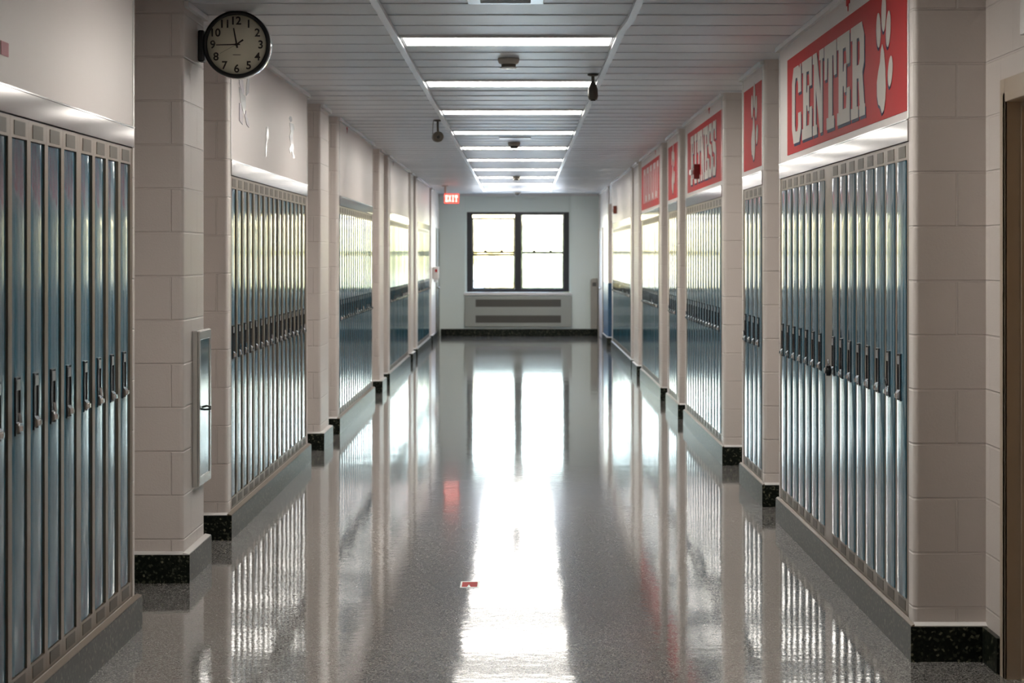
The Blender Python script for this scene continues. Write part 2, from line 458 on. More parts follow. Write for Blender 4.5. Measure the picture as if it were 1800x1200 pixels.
# window
win = thing('window_1', 'dark framed double sash window in the far end wall', 'window', (0, 0, 0)); win['kind'] = 'structure'
fr = MB(); Y0, Y1 = FAR + 0.10, FAR + 0.19
FW = 0.115
m0, m1 = fx(904.5), fx(917)
fr.box(wx0, wx0 + FW, Y0, Y1, wz0, wz1); fr.box(wx1 - FW, wx1, Y0, Y1, wz0, wz1)
fr.box(wx0 + FW, wx1 - FW, Y0, Y1, wz1 - 0.055, wz1); fr.box(wx0 + FW, wx1 - FW, Y0, Y1, wz0, wz0 + 0.07)
fr.box(m0, m1, Y0, Y1, wz0 + 0.07, wz1 - 0.055)
fr.build('window_frame', M['winframe'], win, bevel=0.004)
def sash(name, x0, x1, z0, z1, yy, top, bot):
    s = MB(); st = 0.022; a, b = yy - 0.012, yy + 0.012
    s.box(x0, x0 + st, a, b, z0, z1); s.box(x1 - st, x1, a, b, z0, z1)
    s.box(x0 + st, x1 - st, a, b, z1 - top, z1); s.box(x0 + st, x1 - st, a, b, z0, z0 + bot)
    o = s.build(name, M['winframe'], win)
    g = MB(); g.quad([(x0 + st, yy, z0 + bot), (x1 - st, yy, z0 + bot), (x1 - st, yy, z1 - top), (x0 + st, yy, z1 - top)])
    g.build('pane', M['glass'], o)
    return o
lx0, lx1 = wx0 + FW + 0.001, m0 - 0.001
rx0, rx1 = m1 + 0.001, wx1 - FW - 0.001
zb, zt = wz0 + 0.071, wz1 - 0.056
sash('upper_sash', lx0, lx1, fz(449.5), fz(382.5), FAR + 0.162, 0.035, 0.04)
sash('lower_sash', lx0, lx1, zb, fz(442), FAR + 0.128, 0.035, 0.02)
sash('upper_sash', rx0, rx1, fz(444.5), zt, FAR + 0.162, 0.012, 0.03)
sash('lower_sash', rx0, rx1, zb, fz(442), FAR + 0.128, 0.045, 0.02)
for px in (853, 882, 939, 968):
    k = MB(); k.box(fx(px) - 0.03, fx(px) + 0.03, FAR + 0.108, FAR + 0.15, fz(442), fz(442) + 0.028)
    k.build('sash_lock', M['winframe'], win, bevel=0.005)

# radiator cover below the window
rad = thing('radiator_cover', 'wide grey green radiator cover with two slotted grilles under the window', 'radiator', (0, FAR - 0.004, 0))
r = MB(); rz0, rz1 = fz(574), fz(521)
rx_0, rx_1 = fx(817), fx(1005)
r.box(rx_0, rx_1, -0.05, 0, rz0, rz1)
r.build('panel', M['radiator'], rad, bevel=0.006)
for (za, zb_) in ((fz(539), fz(526)), (fz(567), fz(554))):
    g = MB(); g.box(fx(836), fx(986), -0.052, -0.0495, za, zb_)
    go = g.build('grille', M['grille'], rad)
    n = 56; s = MB()
    for i in range(n):
        xx = fx(836) + (fx(986) - fx(836)) * (i + 0.5) / n
        s.box(xx - 0.0045, xx + 0.0045, -0.056, -0.052, za, zb_)
    s.build('slats', M['vent'], go)

# box on the end wall, right corner
cv = thing('pipe_cover', 'tall beige rounded pipe cover in the right corner of the end wall', 'cover', (0, FAR - 0.002, 0))
def cvf(u, v, h): return (u, h, v)
cx0, cx1, cz0, cz1 = fx(1038), 1.54, 0.145, fz(489)
poly = [(cx1, cz0), (cx1, cz1)] + [(cx0 + 0.05 - 0.05*math.sin(a), cz1 - 0.05 + 0.05*math.cos(a)) for a in [PI/2*i/5 for i in range(6)]] + [(cx0, cz0)]
mb = MB(); mb.prism(poly, cvf, -0.22, 0); mb.build('cover_body', M['beige'], cv)
mb = MB(); mb.box(cx0 + 0.03, cx1 - 0.03, -0.226, -0.22, cz1 - 0.16, cz1 - 0.08); mb.build('vent_slot', M['grille'], cv)

# ------------------------------------------------------------------ lockers
# local frame: x 0..W to the right when facing, front at y=0 looking to -y, z up from the floor
DX0, DX1 = 0.036, W - 0.036
OZ0, OZ1 = 0.222, 2.010
LZ0, LZ1 = 0.152, 2.086
cs = MB(); g = 0.0006
cs.box(g, DX0 - 0.007, 0, 0.02, LZ0, LZ1); cs.box(DX1 + 0.007, W - g, 0, 0.02, LZ0, LZ1)
cs.box(DX0 - 0.007, DX1 + 0.007, 0, 0.02, LZ0, OZ0 - 0.004); cs.box(DX0 - 0.007, DX1 + 0.007, 0, 0.02, OZ1 + 0.004, LZ1)
cs.box(g, 0.004, 0.02, 0.27, LZ0, LZ1, 1); cs.box(W - 0.004, W - g, 0.02, 0.27, LZ0, LZ1, 1)
cs.box(0.004, W - 0.004, 0.262, 0.27, LZ0, LZ1, 1)
cs.box(0.004, W - 0.004, 0.02, 0.262, LZ0, LZ0 + 0.01, 1); cs.box(0.004, W - 0.004, 0.02, 0.262, LZ1 - 0.01, LZ1, 1)
case_me = cs.mesh('locker_case', [M['frame'], M['inside']])

HW = (DX1 - DX0) / 2
def crown(t): return HW * (0.022 * t*t/2 + 0.070 * t**4/4)
def door_mesh(sign=1):
    d = MB(); n = 18; cx = (DX0 + DX1)/2; top = 0.009
    def yf(t): return 0.003 + crown(t)
    ts = [-1 + 2*i/n for i in range(n + 1)]
    vz = [OZ0, OZ1]
    # front
    base = len(d.v)
    for t in ts:
        for z in vz: d.v.append((cx + HW*t, yf(t), z))
    for i in range(n):
        d.f.append((base + 2*i, base + 2*i + 2, base + 2*i + 3, base + 2*i + 1)); d.mi.append(0); d.sm.append(True)
    # flanges
    for t in (-1, 1):
        d.quad([(cx + HW*t, yf(t), OZ0), (cx + HW*t, yf(t), OZ1), (cx + HW*t, 0.018, OZ1), (cx + HW*t, 0.018, OZ0)])
    for z in vz:
        d.quad([(cx + HW*t, yf(t), z) for t in ts] + [(cx + HW, 0.018, z), (cx - HW, 0.018, z)])
    d.quad([(cx - HW, 0.018, OZ0), (cx + HW, 0.018, OZ0), (cx + HW, 0.018, OZ1), (cx - HW, 0.018, OZ1)])
    for i in range(len(d.v)):     # pivot at the door centre
        x, y_, z = d.v[i]; d.v[i] = (x - cx, y_, z)
    return d.mesh('door', M['door_blue'])
door_me = door_mesh()
DCX = (DX0 + DX1)/2
v_ = MB(); v_.box(0.062, W - 0.062, -0.0015, 0.004, 2.024, 2.072); ventt_me = v_.mesh('vent_panel', M['vent'])
v_ = MB(); v_.box(0.062, W - 0.062, -0.0015, 0.004, 0.165, 0.208); ventb_me = v_.mesh('vent_panel', M['vent'])
hx = -0.028; hy = 0.003 + crown(hx / HW)
h_ = MB()
h_.box(hx - 0.034, hx + 0.034, hy - 0.0012, hy + 0.003, 1.024, 1.212)
h_.box(hx - 0.038, hx - 0.033, hy - 0.005, hy + 0.003, 1.02, 1.216); h_.box(hx + 0.033, hx + 0.038, hy - 0.005, hy + 0.003, 1.02, 1.216)
h_.box(hx - 0.033, hx + 0.033, hy - 0.005, hy + 0.003, 1.212, 1.216); h_.box(hx - 0.033, hx + 0.033, hy - 0.005, hy + 0.003, 1.02, 1.024)
handle_me = h_.mesh('handle', M['darkmetal'])
p_ = MB(); p_.box(hx - 0.026, hx + 0.026, hy - 0.006, hy - 0.001, 1.172, 1.207); plate_me = p_.mesh('number_plate', M['plate'])
l_ = MB()
l_.prism([(hy - 0.001, 1.026), (hy - 0.016, 1.032), (hy - 0.013, 1.055), (hy - 0.001, 1.068)], lambda u, v, h: (h, u, v), hx - 0.030, hx + 0.030)
l_.box(hx - 0.006, hx + 0.010, hy - 0.022, hy - 0.012, 1.036, 1.052)
latch_me = l_.mesh('latch', M['chrome'])
l2 = MB()
l2.v += l_.v; l2.f += l_.f; l2.mi += l_.mi; l2.sm += l_.sm
l2.prism([(hx + 0.004, 1.062), (hx + 0.013, 1.062), (hx - 0.012, 1.100), (hx - 0.020, 1.100)], lambda u, v, h: (u, h, v), hy - 0.016, hy - 0.008)
latch2_me = l2.mesh('latch', M['chrome'])

ORD = ['first', 'second', 'third', 'fourth', 'fifth', 'sixth', 'seventh', 'eighth', 'ninth', 'tenth', 'eleventh', 'twelfth', 'thirteenth',
       'fourteenth', 'fifteenth', 'sixteenth', 'seventeenth', 'eighteenth', 'nineteenth', 'twentieth', 'twenty-first', 'twenty-second']

def mk(name, me, parent, loc=None, rot=None):
    o = bpy.data.objects.new(name, me); COL.objects.link(o); o.parent = parent
    if loc: o.location = loc
    if rot: o.rotation_euler = rot
    return o

proto = thing('locker', 'proto', 'locker')
mk('case', case_me, proto)
dr = mk('door', door_me, proto, (DCX, 0, 0))
mk('handle', handle_me, dr); mk('number_plate', plate_me, dr); mk('latch', latch_me, dr)
mk('vent_panel', ventt_me, proto); mk('vent_panel', ventb_me, proto)
proto_used = False
def copy_tree(o, parent=None):
    cpy = o.copy(); COL.objects.link(cpy)
    if parent: cpy.parent = parent
    for ch in list(o.children): copy_tree(ch, cpy)
    return cpy

rl = random.Random(11)
def place_locker(sgn, ystart, label, group):
    """ystart: smallest depth coordinate of the locker"""
    global proto_used
    if proto_used: o = copy_tree(proto)
    else: o = proto; proto_used = True
    if sgn < 0:
        o.location = (XL - 0.004, ystart, 0); o.rotation_euler = (0, 0, PI/2)
    else:
        o.location = (XR + 0.004, ystart + W, 0); o.rotation_euler = (0, 0, -PI/2)
    tag(o, label, 'locker', group)
    for ch in o.children:
        if ch.data == door_me:
            ch.rotation_euler = (0, 0, 0.010 + rl.gauss(0, 0.009))
            if sgn < 0 and ystart > D(15): ch.location = (DCX, -0.009, 0)
            if sgn > 0: ch.location = (DCX, -0.009, 0); ch.rotation_euler = (0, 0, rl.gauss(0, 0.006))
            for q in ch.children:
                if q.data in (latch_me, latch2_me):
                    q.data = latch2_me if rl.random() < 0.3 else latch_me
    return o

placed = {}
def bank(sgn, bl, n, where, group, gaps=None, from_far=False, countfrom='camera end'):
    """gaps: {index: width} gap left before locker index (counted from the camera end)"""
    n0, n1 = D(bl[3]), D(bl[4])
    gaps = gaps or {}
    tot = n * W + sum(gaps.values())
    yy = n0 + (n1 - n0 - tot)/2
    if from_far: yy = n1 - 0.02 - tot
    xs = XL - 0.004 if sgn < 0 else XR + 0.004
    tr = thing('locker_trim', 'brushed metal filler and edge strips around the ' + where, 'trim', (0, 0, 0), 0, None)
    # end strips and gap strips
    def strip(a, b, name='end_strip'):
        if b - a < 0.004: return
        m = MB(); m.box(xs, xs + sgn*0.02, a, b, LZ0, LZ1); m.build(name, M['frame'], tr)
    strip(n0 + 0.001, yy - 0.0005)
    tf = MB()
    xt = XL if sgn < 0 else XR
    tf.prism([(xt - sgn*0.006, FASC0), (xt - sgn*0.006, FASC1 - 0.004), (xt - sgn*0.010, FASC1 - 0.003), (xt - sgn*0.010, FASC1 + 0.002), (xt + sgn*0.02, FASC1 + 0.002), (xt + sgn*0.02, FASC0)],
             lambda u, v, h: (u, h, v), n0 + 0.001, n1 - 0.001)
    tf.build('top_filler', M['fascia'], tr)
    out = []
    for i in range(n):
        if i in gaps:
            strip(yy + 0.0005, yy + gaps[i] - 0.0005, 'filler_strip'); yy += gaps[i]
        lab = 'blue locker, %s from the camera end of the %s' % (ORD[i], where)
        if from_far: lab = 'blue locker, %s from the pier end of the %s' % (ORD[n - 1 - i], where)
        out.append(place_locker(sgn, yy, lab, group)); yy += W
    strip(yy + 0.0005, n1 - 0.001)
    placed[where] = out
    return out

L = {i: bl for i, bl in enumerate(LEFT)}
Rr = {i: bl for i, bl in enumerate(RIGHT)}
bank(-1, L[0], 10, 'left bank before the clock', 'blue lockers on the left before the clock', gaps={6: 0.035}, from_far=True)
bank(-1, L[2], 16, 'left bank under silver foil scraps', 'blue lockers under the foil scraps')
bank(-1, L[4], 16, 'second left bank past the clock', 'blue lockers in the second left bank past the clock')
bank(-1, L[6], 16, 'third left bank past the clock', 'blue lockers in the third left bank past the clock')
bank(-1, L[8], 16, 'last left bank before the exit', 'blue lockers in the last left bank')
A2 = bank(1, Rr[0], 15, 'bank under the CENTER banner', 'blue lockers under the CENTER banner', gaps={8: 0.225})
bank(1, Rr[1], 4, 'narrow bank under the nearer paw banner', 'blue lockers under the nearer paw banner')
bank(1, Rr[2], 13, 'bank under the FITNESS banner', 'blue lockers under the FITNESS banner')
bank(1, Rr[3], 4, 'narrow bank under the farther paw banner', 'blue lockers under the farther paw banner')
bank(1, Rr[4], 12, 'bank under the faded pink lettering', 'blue lockers under the faded lettering')
bank(1, Rr[6], 22, 'long right bank below the fire strobe', 'blue lockers below the fire strobe')

# padlock hanging on one locker (eighth from the camera)
pl_l = A2[7]
ly = pl_l.location.y - DCX + 0.028
pad = thing('padlock', 'black padlock hanging on a locker handle under the CENTER banner', 'padlock', (XR - 0.028, ly, 1.045))
m = MB(); m.lathe([(0.001, -0.012), (0.024, -0.012), (0.027, -0.008), (0.027, 0.008), (0.024, 0.012), (0.001, 0.012)], (0, 0, 0), 'x', 20)
m.build('lock_body', M['black'], pad)
m = MB(); m.tube([(0, -0.014, 0.018), (0, -0.014, 0.04), (0, -0.009, 0.049), (0, 0, 0.053), (0, 0.009, 0.049), (0, 0.014, 0.04), (0, 0.014, 0.018)], 0.0035, 8)
m.build('shackle', M['chrome'], pad)
m = MB(); m.lathe([(0.001, -0.020), (0.014, -0.020), (0.016, -0.012)], (0, 0, 0), 'x', 16)
m.build('dial', M['plate'], pad)

# ------------------------------------------------------------------ lettering
GL = {
 'C': [[(0, .2), (.18, 0), (.78, 0), (.96, .16), (.96, .38), (.66, .38), (.66, .22), (.58, .15), (.40, .15), (.32, .23), (.32, .77), (.40, .85), (.56, .85), (.66, .76), (.66, .64), (.96, .64), (.96, 1.0), (.84, 1.0), (.78, .95), (.68, 1.0), (.18, 1.0), (0, .8)]],
 'E': [[(0, 0), (.98, 0), (.98, .38), (.76, .38), (.70, .16), (.44, .16), (.44, .42), (.52, .42), (.56, .34), (.70, .34), (.70, .66), (.56, .66), (.52, .58), (.44, .58), (.44, .84), (.68, .84), (.74, .64), (.96, .64), (.96, 1), (0, 1), (0, .86), (.12, .86), (.12, .14), (0, .14)]],
 'F': [[(0, 0), (.58, 0), (.58, .14), (.44, .14), (.44, .42), (.52, .42), (.56, .34), (.70, .34), (.70, .66), (.56, .66), (.52, .58), (.44, .58), (.44, .84), (.68, .84), (.74, .62), (.96, .62), (.96, 1), (0, 1), (0, .86), (.12, .86), (.12, .14), (0, .14)]],
 'I': [[(.15, 0), (.85, 0), (.85, .14), (.68, .14), (.68, .86), (.85, .86), (.85, 1), (.15, 1), (.15, .86), (.32, .86), (.32, .14), (.15, .14)]],
 'N': [[(0, 0), (.40, 0), (.40, .12), (.28, .12), (.28, .58), (.66, 0), (.88, 0), (.88, .88), (1, .88), (1, 1), (.60, 1), (.60, .88), (.72, .88), (.72, .46), (.36, 1), (0, 1), (0, .88), (.10, .88), (.10, .12), (0, .12)]],
 'T': [[(.18, 0), (.82, 0), (.82, .14), (.66, .14), (.66, .84), (.76, .84), (.80, .60), (1, .60), (1, 1), (0, 1), (0, .60), (.20, .60), (.24, .84), (.34, .84), (.34, .14), (.18, .14)]],
 'R': [[(0, 0), (.52, 0), (.52, .12), (.42, .12), (.42, .42), (.42, .86), (.42, 1), (0, 1), (0, .86), (.12, .86), (.12, .12), (0, .12)],
       [(.42, 1), (.42, .85), (.58, .85), (.64, .79), (.64, .62), (.58, .56), (.42, .56), (.42, .42), (.55, .42), (.64, .12), (.60, .12), (.60, 0), (1, 0), (1, .12), (.95, .12), (.82, .46), (.94, .56), (.94, .86), (.78, 1)]],
 'S': [[(.02, 0), (.14, 0), (.20, .05), (.30, 0), (.78, 0), (.96, .14), (.96, .48), (.80, .60), (.36, .64), (.30, .70), (.30, .80), (.38, .86), (.58, .86), (.68, .80), (.70, .66), (.94, .66), (.94, 1), (.82, 1), (.76, .95), (.66, 1), (.20, 1), (.02, .86), (.02, .58), (.18, .46), (.62, .40), (.68, .34), (.68, .22), (.60, .15), (.40, .15), (.28, .22), (.26, .36), (.02, .36)]],
 'X': [[(0, 0), (.32, 0), (.5, .32), (.68, 0), (1, 0), (.68, .5), (1, 1), (.68, 1), (.5, .68), (.32, 1), (0, 1), (.32, .5)]],
}
def ell(cx, cy, rx, ry, rot=0, n=24):
    return [(cx + rx*math.cos(a)*math.cos(rot) - ry*math.sin(a)*math.sin(rot), cy + rx*math.cos(a)*math.sin(rot) + ry*math.sin(a)*math.cos(rot)) for a in [2*PI*i/n for i in range(n)]]
PAW = [ell(-.105, .235, .06, .078, .25), ell(.045, .300, .062, .085, -.1), ell(.172, .215, .06, .08, -.45), ell(.225, .030, .055, .072, -.75),
       [(.0, .165), (.05, .13), (.09, .05), (.10, -.03), (.09, -.08), (.05, -.125), (-.005, -.135), (-.06, -.10), (-.11, -.09), (-.145, -.05), (-.15, .01), (-.11, .055), (-.06, .09), (-.035, .145)]]

def wall_fn(yorg, zorg, x):
    """text on the right wall: u to the right when facing (towards the camera), v up; h = distance off the wall"""
    return lambda u, v, h: (x - h, yorg - u, zorg + v)

def word(parent, text, yleft, yright, z0, z1, x, mats, name='lettering', fill=0.94):
    n = len(text); wtot = abs(yleft - yright); cw = wtot / n; hh = z1 - z0
    for nm, mat, du, dv, h0, h1 in (('letter_shadow', mats[1], 0.022, -0.016, 0.0005, 0.0015), (name, mats[0], 0, 0, 0.0012, 0.003)):
        m = MB(); fn = wall_fn(yleft, z0, x)
        for i, ch in enumerate(text):
            for poly in GL[ch]:
                m.prism([(i*cw + u*cw*fill + du, v*hh + dv) for u, v in poly], fn, h0, h1)
        m.build(nm, mat, parent)

def paw(parent, yc, zc, x, s=1.0):
    for nm, mat, du, dv, h0, h1 in (('paw_shadow', M['navy'], -0.018, -0.012, 0.0005, 0.0015), ('paw_print', M['cream'], 0, 0, 0.0012, 0.003)):
        m = MB(); fn = wall_fn(yc, zc, x)
        for poly in PAW: m.prism([(u*s + du, v*s + dv) for u, v in poly], fn, h0, h1)
        m.build(nm, mat, parent)

XB = XR - 0.0025
BZ0, BZ1 = 2.212, 2.772
def banner(name, label, z0, z1):
    t = thing(name, label, 'banner', (0, 0, 0))
    m = MB(); m.box(XR - 0.0005, XB, D(z0), D(z1), BZ0, BZ1); m.build('panel', M['red'], t)
    return t
b1 = banner('banner', 'large red banner reading CENTER beside a cream paw print', 6.95, 10.07)
word(b1, 'CENTER', D(9.88), D(7.76), 2.265, 2.70, XB, (M['cream'], M['navy']))
paw(b1, D(7.41), 2.375, XB)
b2 = banner('banner', 'narrow red banner with a paw print right beyond the CENTER banner', 11.15, 12.04)
paw(b2, D(11.52), 2.40, XB)
b3 = banner('banner', 'red banner reading FITNESS with an alarm strobe mounted over it', 13.36, 16.13)
word(b3, 'FITNESS', D(15.80), D(13.72), 2.275, 2.72, XB, (M['cream'], M['navy']))
b4 = banner('banner', 'narrow red banner with a paw print beyond the FITNESS banner', 17.15, 18.3)
paw(b4, D(17.68), 2.40, XB)
b5 = banner('banner', 'farthest red banner, covered in faded pink vertical lettering', 19.4, 22.3)
m = MB(); fn = wall_fn(D(21.9), 2.29, XB)
for i in range(9):
    u = i * 0.37
    m.prism([(u, 0), (u + 0.13, 0), (u + 0.13, 0.43), (u, 0.43)], fn, 0.001, 0.003)
    m.prism([(u + .13, 0.36 - 0.34*(i % 2)), (u + 0.30, 0.36 - 0.34*(i % 2)), (u + 0.30, 0.43 - 0.34*(i % 2)), (u + .13, 0.43 - 0.34*(i % 2))], fn, 0.001, 0.003)
m.build('lettering', M['pinkcream'], b5)

# ------------------------------------------------------------------ alarms and little wall things
def strobe(label, zd, zc, mat, x=XR, sgn=1, h=0.13):
    t = thing('alarm_strobe', label, 'alarm', (x - sgn*0.003, D(zd), zc))
    m = MB(); m.box(0, -sgn*0.055, -0.06, 0.06, -h/2, h/2); m.build('housing', mat, t, bevel=0.006)
    m = MB(); m.box(-sgn*0.055, -sgn*0.085, -0.03, 0.045, -0.030, 0.018); m.build('lens', M['lens'], t, bevel=0.008)
    for k in range(4):
        m = MB(); m.box(-sgn*0.0545, -sgn*0.057, -0.045, 0.045, 0.032 + k*0.008, 0.036 + k*0.008); m.build('sounder_slot', M['black'], t)
    return t
strobe('dark red alarm strobe with clear lens in front of the FITNESS banner', 15.05, 2.365, M['darkred'])
strobe('brown red alarm strobe on the white wall panel past the banners', 28.2, 2.385, M['brownred'])

def tag_ribbon(label, x, zd, zbot, mat):
    sgn = 1 if x > 0 else -1
    t = MB()
    w = 0.055
    poly = [(-w, CEIL - 0.033 - zbot), (w, CEIL - 0.033 - zbot), (w, 0.03), (0.012, 0.028), (0.0, 0.0), (-0.012, 0.035), (-w, 0.035)]
    t.prism(poly, lambda u, v, h: (x - sgn*h, D(zd) + u, zbot + v), 0.0006, 0.004)
    o = t.build('wall_tag', mat)
    return tag(o, label, 'tag', 'red wall tags under the ceiling')
tag_ribbon('red ribbon tag under the ceiling above the CENTER banner', XR, 8.2, 2.795, M['red'])
tag_ribbon('small red ribbon tag under the ceiling above the FITNESS banner', XR, 14.27, 2.81, M['red'])
tag_ribbon('small red ribbon tag above the farthest red banner', XR, 20.0, 2.81, M['red'])
tag_ribbon('small red ribbon tag on the second left panel past the clock', XL, 16.4, 2.80, M['red'])
tag_ribbon('small dull red ribbon tag on the third left panel past the clock', XL, 22.3, 2.80, M['brownred'])

m = MB(); m.box(XL + 0.0006, XL + 0.003, D(5.5), D(5.58), 2.27, 2.315)
tag(m.build('paper_note', M['pink']), 'small pink paper note on the left panel above the near lockers', 'note')

# foil scraps on the left panel
def foil(label, polys, zd, zb, mats):
    t = thing('foil_scrap', label, 'foil', (0, 0, 0), 0, 'foil scraps on the left panel')
    for poly, mt, nm in polys:
        m = MB(); m.prism(poly, lambda u, v, h: (XL + h, D(zd) + u*1.8, zb + v), 0.0006, 0.004); m.build(nm, mt, t)
    return t
foil('grey and silver torn letter scrap nearest the clock', [
    ([(-.14, .24), (-.04, .235), (.01, .13), (-.03, .11), (-.12, .17)], M['foildark'], 'torn_strip'),
    ([(.11, .24), (.17, .235), (.15, .15), (.07, .12), (.07, .16)], M['foil'], 'torn_strip'),
    ([(-.13, .15), (-.03, .125), (.05, .11), (.06, .05), (.0, .0), (-.09, .07)], M['foil'], 'torn_patch'),
    ([(-.12, .055), (-.08, .06), (-.02, -.02), (-.03, -.065), (-.12, -.05)], M['foildark'], 'torn_strip'),
    ([(.03, -.005), (.06, .03), (.16, -.05), (.15, -.065), (.09, -.055)], M['foildark'], 'torn_strip')], 10.3, 2.475, None)
foil('thin silver foil sliver between the two larger foil scraps', [
    ([(-.02, 0), (.015, 0.01), (.03, .10), (.09, .12), (.08, .20), (.02, .20)], M['foil'], 'torn_strip')], 11.2, 2.27, None)
foil('silver foil figure scrap near the far pier', [
    (ell(.0, .25, .05, .02), M['foil'], 'torn_patch'),
    ([(-.05, .22), (.10, .225), (.14, .19), (.08, .15), (.07, .10), (.12, .06), (.10, .02), (.17, -.02), (.10, -.03), (.03, .02), (-.02, .0), (-.06, .03), (.0, .06), (-.05, .12), (.0, .16)], M['foil'], 'torn_strip')], 12.4, 2.365, None)

# fire cabinet on the pier behind the clock
fc = thing('extinguisher_cabinet', 'narrow aluminium framed glass cabinet on the pier below the clock', 'cabinet', (XL, D(8.70), 0.44))
cw_, chh = D(0.33), 0.80
m = MB(); m.box(-0.0, 0.028, 0, cw_, 0, chh); m.build('cabinet_box', M['alum'], fc, bevel=0.004)
dd = MB(); d0, d1 = 0.028, 0.038
dd.box(d0, d1, 0.004, 0.045, 0.004, chh - 0.004); dd.box(d0, d1, cw_ - 0.045, cw_ - 0.004, 0.004, chh - 0.004)
dd.box(d0, d1, 0.045, cw_ - 0.045, 0.004, 0.05); dd.box(d0, d1, 0.045, cw_ - 0.045, chh - 0.05, chh - 0.004)
do = dd.build('cabinet_door', M['alum'], fc, bevel=0.003)
m = MB(); m.box(d0, d0 + 0.005, 0.045, cw_ - 0.045, 0.05, chh - 0.05); m.build('glass_panel', M['cabglass'], do)
m = MB(); m.tube([(d1, 0.10, 0.405), (d1 + 0.02, 0.12, 0.41), (d1 + 0.03, 0.19, 0.40), (d1 + 0.02, 0.26, 0.385), (d1 - .002, 0.28, 0.38)], 0.006, 8); m.build('pull_handle', M['black'], do)

# dispenser at the far left
hd = thing('soap_dispenser', 'white wall dispenser with red mark beside the far left door', 'dispenser', (XL + 0.002, D(32.15), 1.13))
m = MB(); m.box(0, 0.12, -0.07, 0.07, 0.05, 0.29); m.build('dispenser_body', M['sticker_white'], hd, bevel=0.02)
m = MB(); m.box(0.02, 0.10, -0.05, 0.05, 0.0, 0.05); m.build('drip_tray', M['raceway'], hd, bevel=0.008)
m = MB(); m.box(0.05, 0.09, -0.0725, -0.070, 0.19, 0.24); m.build('red_mark', M['red'], hd)

# fire pull box on the blue dado pier
pb = thing('pull_station', 'small orange red alarm pull box on the far right pier', 'alarm', (1.66, D(31.0) - 0.002, 2.13))
m = MB(); m.box(-0.03, 0.05, -0.04, 0, 0, 0.13); m.build('box', M['brownred'], pb, bevel=0.006)
m = MB(); m.box(-0.02, 0.04, -0.052, -0.04, 0.03, 0.055); m.build('pull_bar', M['cream'], pb, bevel=0.003)

# white header across the far right recess
m = MB(); m.box(XR + 0.02, RR, D(29.7) + 0.002, D(31.0) - 0.001, 2.56, CEIL - 0.002)
struct(m.build('trim_5', M['white']), 'white header over the far right recess', 'trim')

# ------------------------------------------------------------------ doors
# near right door in its recess
d = thing('door_1', 'brown door in a taupe frame at the near right edge', 'door'); d['kind'] = 'structure'
m = MB(); fw = 0.055
m.box(RR - 0.012, RR + 0.14, DOOR1 - 0.002, DOOR1 - 0.04, 0, DTOP - 0.002)
m.box(RR - 0.012, RR - 0.001, DOOR1 - 0.04, DOOR1 + 0.05, 0, DTOP + 0.05)
m.box(RR - 0.012, RR + 0.14, DOOR0 + 0.002, DOOR0 + 0.04, 0, DTOP - 0.002)
m.box(RR - 0.012, RR - 0.001, DOOR0 - 0.05, DOOR0 + 0.04, 0, DTOP + 0.05)
m.box(RR - 0.012, RR - 0.001, DOOR0 + 0.04, DOOR1 - 0.04, DTOP - 0.04, DTOP + 0.05)
m.box(RR - 0.001, RR + 0.14, DOOR0 + 0.04, DOOR1 - 0.04, DTOP - 0.04, DTOP - 0.002)
m.build('door_frame', M['doorframe'], d, bevel=0.003)
m = MB(); m.box(RR + 0.05, RR + 0.065, DOOR1 - 0.056, DOOR1 - 0.041, 0, DTOP - 0.04); m.box(RR + 0.05, RR + 0.065, DOOR0 + 0.041, DOOR1 - 0.056, DTOP - 0.056, DTOP - 0.041)
m.build('door_stop', M['doorframe'], d)
m = MB(); m.box(RR + 0.07, RR + 0.115, DOOR0 + 0.043, DOOR1 - 0.043, 0.008, DTOP - 0.043); sl = m.build('door_slab', M['brown'], d, bevel=0.003)
m = MB(); m.lathe([(0.012, 0), (0.012, -0.04), (0.028, -0.045), (0.03, -0.06), (0.02, -0.07), (0.001, -0.072)], (RR + 0.07, DOOR0 + 0.12, 1.0), 'x', 16); m.build('door_knob', M['chrome'], sl)
m = MB(); m.box(RR - 0.002, RR - 0.03, D(6.1), D(6.27), 2.43, 2.62)
tag(m.build('room_sign', M['white'], bevel=0.004), 'white sign plate on the wall above the brown door', 'sign')

def wall_door(name, label, x, sgn, y0, y1, top, slabmat, framemat):
    d = thing(name, label, 'door'); d['kind'] = 'structure'
    m = MB(); w = 0.05
    m.box(x, x - sgn*0.02, y0 - w, y0, 0.0, top + w); m.box(x, x - sgn*0.02, y1, y1 + w, 0.0, top + w); m.box(x, x - sgn*0.02, y0, y1, top, top + w)
    m.build('door_frame', framemat, d)
    m = MB(); m.box(x - sgn*0.001, x - sgn*0.012, y0 + 0.003, y1 - 0.003, 0.01, top - 0.003); s = m.build('door_slab', slabmat, d)
    m = MB(); m.lathe([(0.012, 0), (0.012, -0.03), (0.027, -0.035), (0.027, -0.055), (0.001, -0.06)] if sgn > 0 else [(0.012, 0), (0.012, 0.03), (0.027, 0.035), (0.027, 0.055), (0.001, 0.06)], (x - sgn*0.012, y0 + 0.09, 1.0), 'x', 14)
    m.build('door_knob', M['chrome'], s)
wall_door('door_2', 'olive brown door on the left wall at the far end', XL - 0.0, -1, D(33.4), D(34.45), 2.12, M['olive'], M['olive'])
wall_door('door_3', 'pale glossy door on the right wall at the far end', XR, 1, D(32.9), D(34.45), 2.12, M['plaster'], M['doorframe'])
